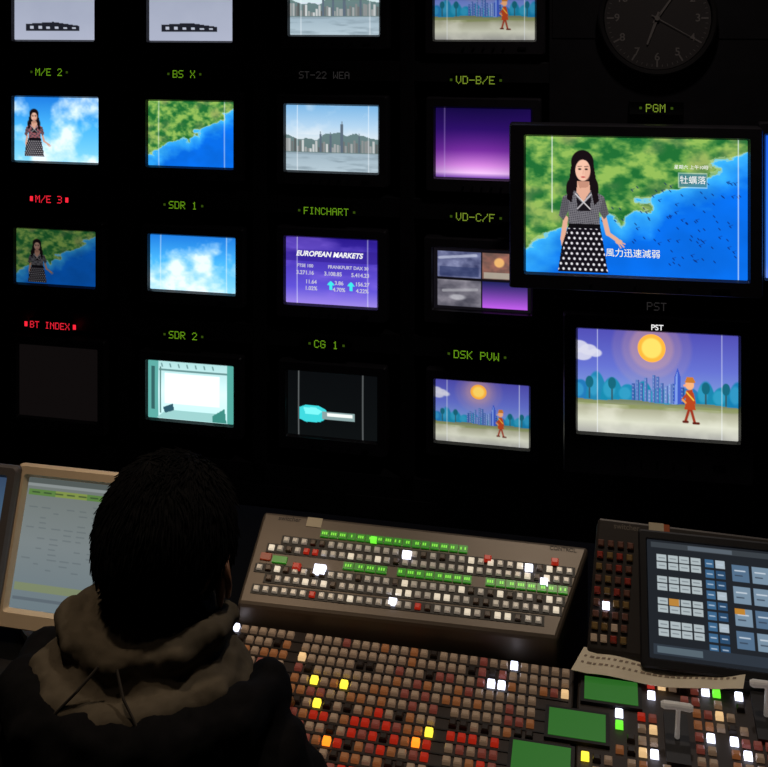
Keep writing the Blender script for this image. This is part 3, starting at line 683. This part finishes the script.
b.loft([ering(*r) for r in ((.47,-.06,.175,.13),(.60,-.06,.172,.125),(.75,-.05,.175,.122),(.86,-.045,.19,.122),(.92,-.035,.195,.115),(.960,-.02,.175,.105),(.995,-.01,.135,.09))])
ARM={}
for sg in (-1,1):
    sh=Vector((sg*.165,-.02,.915)); el=Vector((sg*.262,.03,.725)); wr=Vector((sg*.05,.225,.755))
    ARM[sg]=(sh,el,wr)
    b.tube([sh+Vector((-sg*.06,0,.01)),sh,sh.lerp(el,.35),sh.lerp(el,.75),el],[.062,.068,.062,.056,.053],n=20,ref=(0,1,0))
    b.tube([el+(el-wr)*.05,el,el.lerp(wr,.4),el.lerp(wr,.8),wr],[.045,.053,.047,.04,.037],n=20)
path=[(-.14,.075,.965),(-.160,.02,.995),(-.142,-.07,1.006),(-.08,-.125,1.000),(0,-.142,.994),(.08,-.125,1.000),(.142,-.07,1.006),(.160,.02,.995),(.14,.075,.965)]
b.tube(path,[.02,.028,.034,.042,.045,.042,.034,.028,.02],n=14)
jk=b.build('jacket',[JACK],man,smooth=True); remesh(jk,.008,5,.022,.05)
# hoodie worn under the jacket: yoke, thick folded-down hood with an open rim, centre fold
b=MB(); b.loft([ering(*r) for r in ((.93,-.03,.160,.10),(.99,-.028,.158,.108),(1.022,-.026,.144,.102),(1.045,-.020,.122,.092),(1.068,-.008,.098,.080),(1.090,.006,.078,.070),(1.100,.012,.068,.064))])
b.tube([(-.062,.075,1.045),(-.094,.030,1.072),(-.098,-.025,1.080),(-.066,-.070,1.074),(0,-.092,1.066),(.066,-.070,1.074),(.098,-.025,1.080),(.094,.030,1.072),(.062,.075,1.045)],[.012,.017,.020,.020,.019,.020,.020,.017,.012],n=14)
b.tube([(-.128,.010,1.018),(-.118,-.060,1.030),(-.066,-.112,1.026),(0,-.130,1.018),(.066,-.112,1.026),(.118,-.060,1.030),(.128,.010,1.018)],[.012,.020,.025,.027,.025,.020,.012],n=14)
tn=b.build('hoodie',[TAN],man,smooth=True); remesh(tn,.004,3,.012,.035)
b=MB()
SEAM=mat('seam_thread',rgb(46,40,34),.9)
for sg in(-1,1):
    b.tube([(sg*.012,-.112,1.078),(sg*.030,-.131,1.058),(sg*.052,-.141,1.036),(sg*.070,-.146,1.010)],.0018,n=6)
b.build('seam',[SEAM],man)
b=MB(); b.loft([ering(.44,-.04,.16,.13),ering(.50,-.05,.17,.13),ering(.56,-.06,.165,.12)])
for sg in(-1,1):
    b.tube([(sg*.09,-.03,.50),(sg*.1,.15,.515),(sg*.115,.36,.50),(sg*.115,.40,.46)],[.085,.08,.065,.06],n=18)
    b.tube([(sg*.115,.385,.49),(sg*.115,.38,.35),(sg*.115,.36,.2),(sg*.115,.35,.09)],[.06,.055,.05,.05],n=18,ref=(0,1,0))
o=b.build('trousers',[JEAN],man,smooth=True); remesh(o,.01,5)
b=MB()
for sg in(-1,1): b.ell((sg*.115,.40,.035),(.045,.125,.034)); b.box(sg*.115-.045,sg*.115+.045,.29,.52,0.001,.02)
o=b.build('shoes',[BLACKP],man,smooth=True); remesh(o,.006,4)
HC=Vector((.010,.035,1.157)); hr=Matrix.Rotation(math.radians(-1),3,'Z')@Matrix.Rotation(math.radians(-6),3,'X')
b=MB()
b.ell((0,0,.005),(.074,.092,.098)); b.ell((0,.035,-.055),(.052,.052,.058)); b.ell((0,.088,-.02),(.011,.016,.018)); b.ell((0,.086,-.005),(.007,.012,.025))
b.ell((0,.075,-.062),(.026,.014,.010)); b.ell((0,.07,-.09),(.024,.02,.016))
for sg in(-1,1): 
    b.ell((sg*.03,.08,.022),(.024,.010,.007)); b.ell((sg*.042,.062,-.03),(.022,.02,.018))
b.tube([(0,-.012,-.05),(0,-.025,-.10),(0,-.03,-.15)],[.054,.053,.056],n=20,ref=(0,1,0))
head=b.build('head',[SKIN],man,smooth=True); head.matrix_local=Matrix.Translation(HC)@hr.to_4x4(); remesh(head,.004,4)
b=MB()
for sg in(-1,1):
    R_=Matrix.Rotation(sg*math.radians(26),3,'Z'); b.ell((sg*.082,-.012,-.038),(.007,.019,.031),rot=R_); b.tube([(sg*.087,.002,-.060),(sg*.094,-.016,-.038),(sg*.094,-.024,-.018),(sg*.088,-.008,-.006)],[.004,.005,.005,.004],n=8)
b.build('ears',[SKIN],head,smooth=True)
b=MB()
for sg in(-1,1): b.ell((sg*.031,.080,.008),(.012,.010,.009),0); b.ell((sg*.031,.0875,.008),(.005,.004,.005),1); b.tube([(sg*.016,.091,.03),(sg*.032,.092,.034),(sg*.047,.083,.03)],.0028,n=6,mi=1)
b.tube([(-.022,.083,-.062),(0,.092,-.061),(.022,.083,-.062)],[.002,.005,.002],n=8,mi=2)
b.build('face_features',[mat('eye_white',rgb(220,215,210),.3),HAIR,mat('lips',rgb(150,82,76),.5)],head,smooth=True)
def hkeep(d):
    if d.z<-.66: return False
    if d.y>.34 and d.z<.42: return False
    if abs(d.x)>.66 and -.62<d.z<-.16 and -.42<d.y<.06: return False
    if d.y>.16 and d.z<-.25: return False
    return True
import bmesh
from mathutils import noise as mn
HRx,HRy,HRz=.089,.105,.104
def hsurf(d,k=1.):
    tp=1.0-.16*max(0,-d.z-.1)
    return Vector((d.x*HRx*k*tp,d.y*HRy*k*tp-.006,d.z*HRz*k+.006))
bm=bmesh.new(); bmesh.ops.create_icosphere(bm,subdivisions=5,radius=1)
dele=[f for f in bm.faces if not hkeep(f.calc_center_median().normalized())]
bmesh.ops.delete(bm,geom=dele,context='FACES')
for v in bm.verts:
    d=v.co.normalized(); k=1+.03*mn.noise(d*4)+.015*mn.noise(d*11)
    v.co=hsurf(d,k)
me=bpy.data.meshes.new('hair'); bm.to_mesh(me); bm.free(); me.materials.append(HAIR)
for p_ in me.polygons: p_.use_smooth=True
ho=bpy.data.objects.new('hair',me); sc.collection.objects.link(ho); ho.parent=head; s_=ho.modifiers.new('t','SOLIDIFY'); s_.thickness=.012; s_.offset=-1
b=MB(); cnt=0
while cnt<3200:
    d=Vector((random.gauss(0,1),random.gauss(0,1),random.gauss(0,1))).normalized()
    if not hkeep(d): continue
    cnt+=1
    p=hsurf(d,.99)
    sd=Vector((mn.noise(d*2),mn.noise(d*2+Vector((9,0,0))),0))*.4
    g_=(d*.30+sd+Vector((0,-.25,-1.0 if d.z<.75 else -.2))+Vector((random.gauss(0,.09),random.gauss(0,.09),random.gauss(0,.09))))
    g_=(g_-d*g_.dot(d)).normalized()*.95+d*random.uniform(.05,.26); g_.normalize()
    L=random.uniform(.014,.026)*(.5 if d.z<-.2 else 1); wd=random.uniform(.0012,.0026)
    a=g_.cross(Vector((.3,.2,1))).normalized(); c_=a.cross(g_)
    tip=p+g_*L; md=p+g_*L*.5+d*.001
    b.loft([[p+a*wd,p+c_*wd,p-a*wd,p-c_*wd],[md+a*wd*.7,md+c_*wd*.7,md-a*wd*.7,md-c_*wd*.7],[tip+a*.0004,tip+c_*.0004,tip-a*.0004,tip-c_*.0004]])
b.build('hair_tufts',[HAIR],head)
for sg in (-1,1):
    wr=ARM[sg][2]; f=Vector((-sg*.05,1,0)).normalized(); sd=Vector((f.y,-f.x,0)); up=Vector((0,0,1)); o=wr+Vector((0,0,-.004))
    b=MB(); b.tube([o-f*.02,o+f*.015,o+f*.05,o+f*.085],[.026,.030,.038,.034],n=16,flat=.42)
    for i,(ln) in enumerate((.066,.075,.07,.055)):
        r0=o+f*.078+sd*(-sg)*(.030-.020*i)*1.0; dr=(f+sd*(-sg)*(.12-.08*i)).normalized()
        b.tube([r0-dr*.012,r0+dr*.002+up*.004,r0+dr*ln*.45+up*.006,r0+dr*ln*.78-up*.005,r0+dr*ln*.98-up*.018],[.009,.0092,.0085,.0078,.006],n=10)
    r0=o+f*.022+sd*(-sg)*.024; dr=(f*.75+sd*(-sg)*.75).normalized()
    b.tube([r0-dr*.01,r0+dr*.02,r0+dr*.045-up*.004,r0+(dr*.045+f*.022)-up*.012],[.012,.012,.010,.007],n=10)
    ob=b.build('hand',[SKIN],man,smooth=True); remesh(ob,.0025,3)
# ---------------------------------------------------------------- chair
chm=Matrix.Translation((-.305,1.30,0))@Matrix.Rotation(-TH,4,'Z'); och=empty('office_chair',chm)
b=MB(); b.loft([[Vector((x,y-.03,z))for x,y,z in rrect(.44,.44,zz,.07,6)] for zz in(.36,.37,.40,.41)]); o=b.build('seat',[JACK],och,bevel=.01)
b=MB(); b.loft([ering(z,-.245-.02*abs(z-.65),.19,.03,e=3.2) for z in (.5,.55,.62,.7,.76,.8)]); b.box(-.03,.03,-.28,-.23,.33,.55); b.build('backrest',[BLACKP],och,bevel=.006)
b=MB(); b.cyl((0,0,.09),.028,.28); b.box(-.03,.03,-.27,.05,.33,.36)
for i in range(5):
    a=2*math.pi*i/5+.3; d=Vector((math.cos(a),math.sin(a),0)); b.tube([(0,0,.11),d*.15+Vector((0,0,.10)),d*.28+Vector((0,0,.07))],[.024,.02,.016],n=10); b.cyl(d*.28+Vector((-.012,0,.028)),.027,.024,'x')
b.build('base',[STEEL],och)
# ---------------------------------------------------------------- lights
def downlight(x,y,pw,size,col,blend=.7):
    e=empty('unseen_downlight',Matrix.Translation((x,y,3.1)))
    n=32; rg=lambda r,z:[(r*math.cos(2*math.pi*k/n),r*math.sin(2*math.pi*k/n),z) for k in range(n)]
    b=MB(); b.loft([rg(.09,-.001),rg(.09,-.012),rg(.07,-.014),rg(.055,-.002)],0,cap=False); b.build('trim_ring',[STEEL],e,smooth=True)
    L=bpy.data.lights.new('lamp','SPOT'); L.energy=pw; L.spot_size=math.radians(size); L.spot_blend=blend; L.color=col; L.shadow_soft_size=.06
    o=bpy.data.objects.new('lamp',L); sc.collection.objects.link(o); o.parent=e; o.location=(0,0,-.03)
downlight(.15,1.70,37,56,(1,.84,.66)); downlight(-.80,1.50,38,50,(1,.78,.56)); downlight(-.3,.9,5,60,(1,.82,.64)); downlight(.75,2.45,13,110,(1,.90,.86),1.0)  # third lamp: added dim fill; fourth: added wash for clock and monitor housings
wd=bpy.data.worlds.new('room_world'); sc.world=wd; wd.use_nodes=True; wd.node_tree.nodes['Background'].inputs[0].default_value=(.02,.02,.025,1); wd.node_tree.nodes['Background'].inputs[1].default_value=.1
# ---------------------------------------------------------------- camera
cd=bpy.data.cameras.new('camera'); cd.sensor_width=36; cd.sensor_fit='HORIZONTAL'; cd.lens=36*F/768; cd.shift_y=-(383.5-HY)/768; cd.clip_start=.05
co=bpy.data.objects.new('camera',cd); co.location=EYE; co.rotation_euler=(math.radians(90),0,0); sc.collection.objects.link(co); sc.camera=co
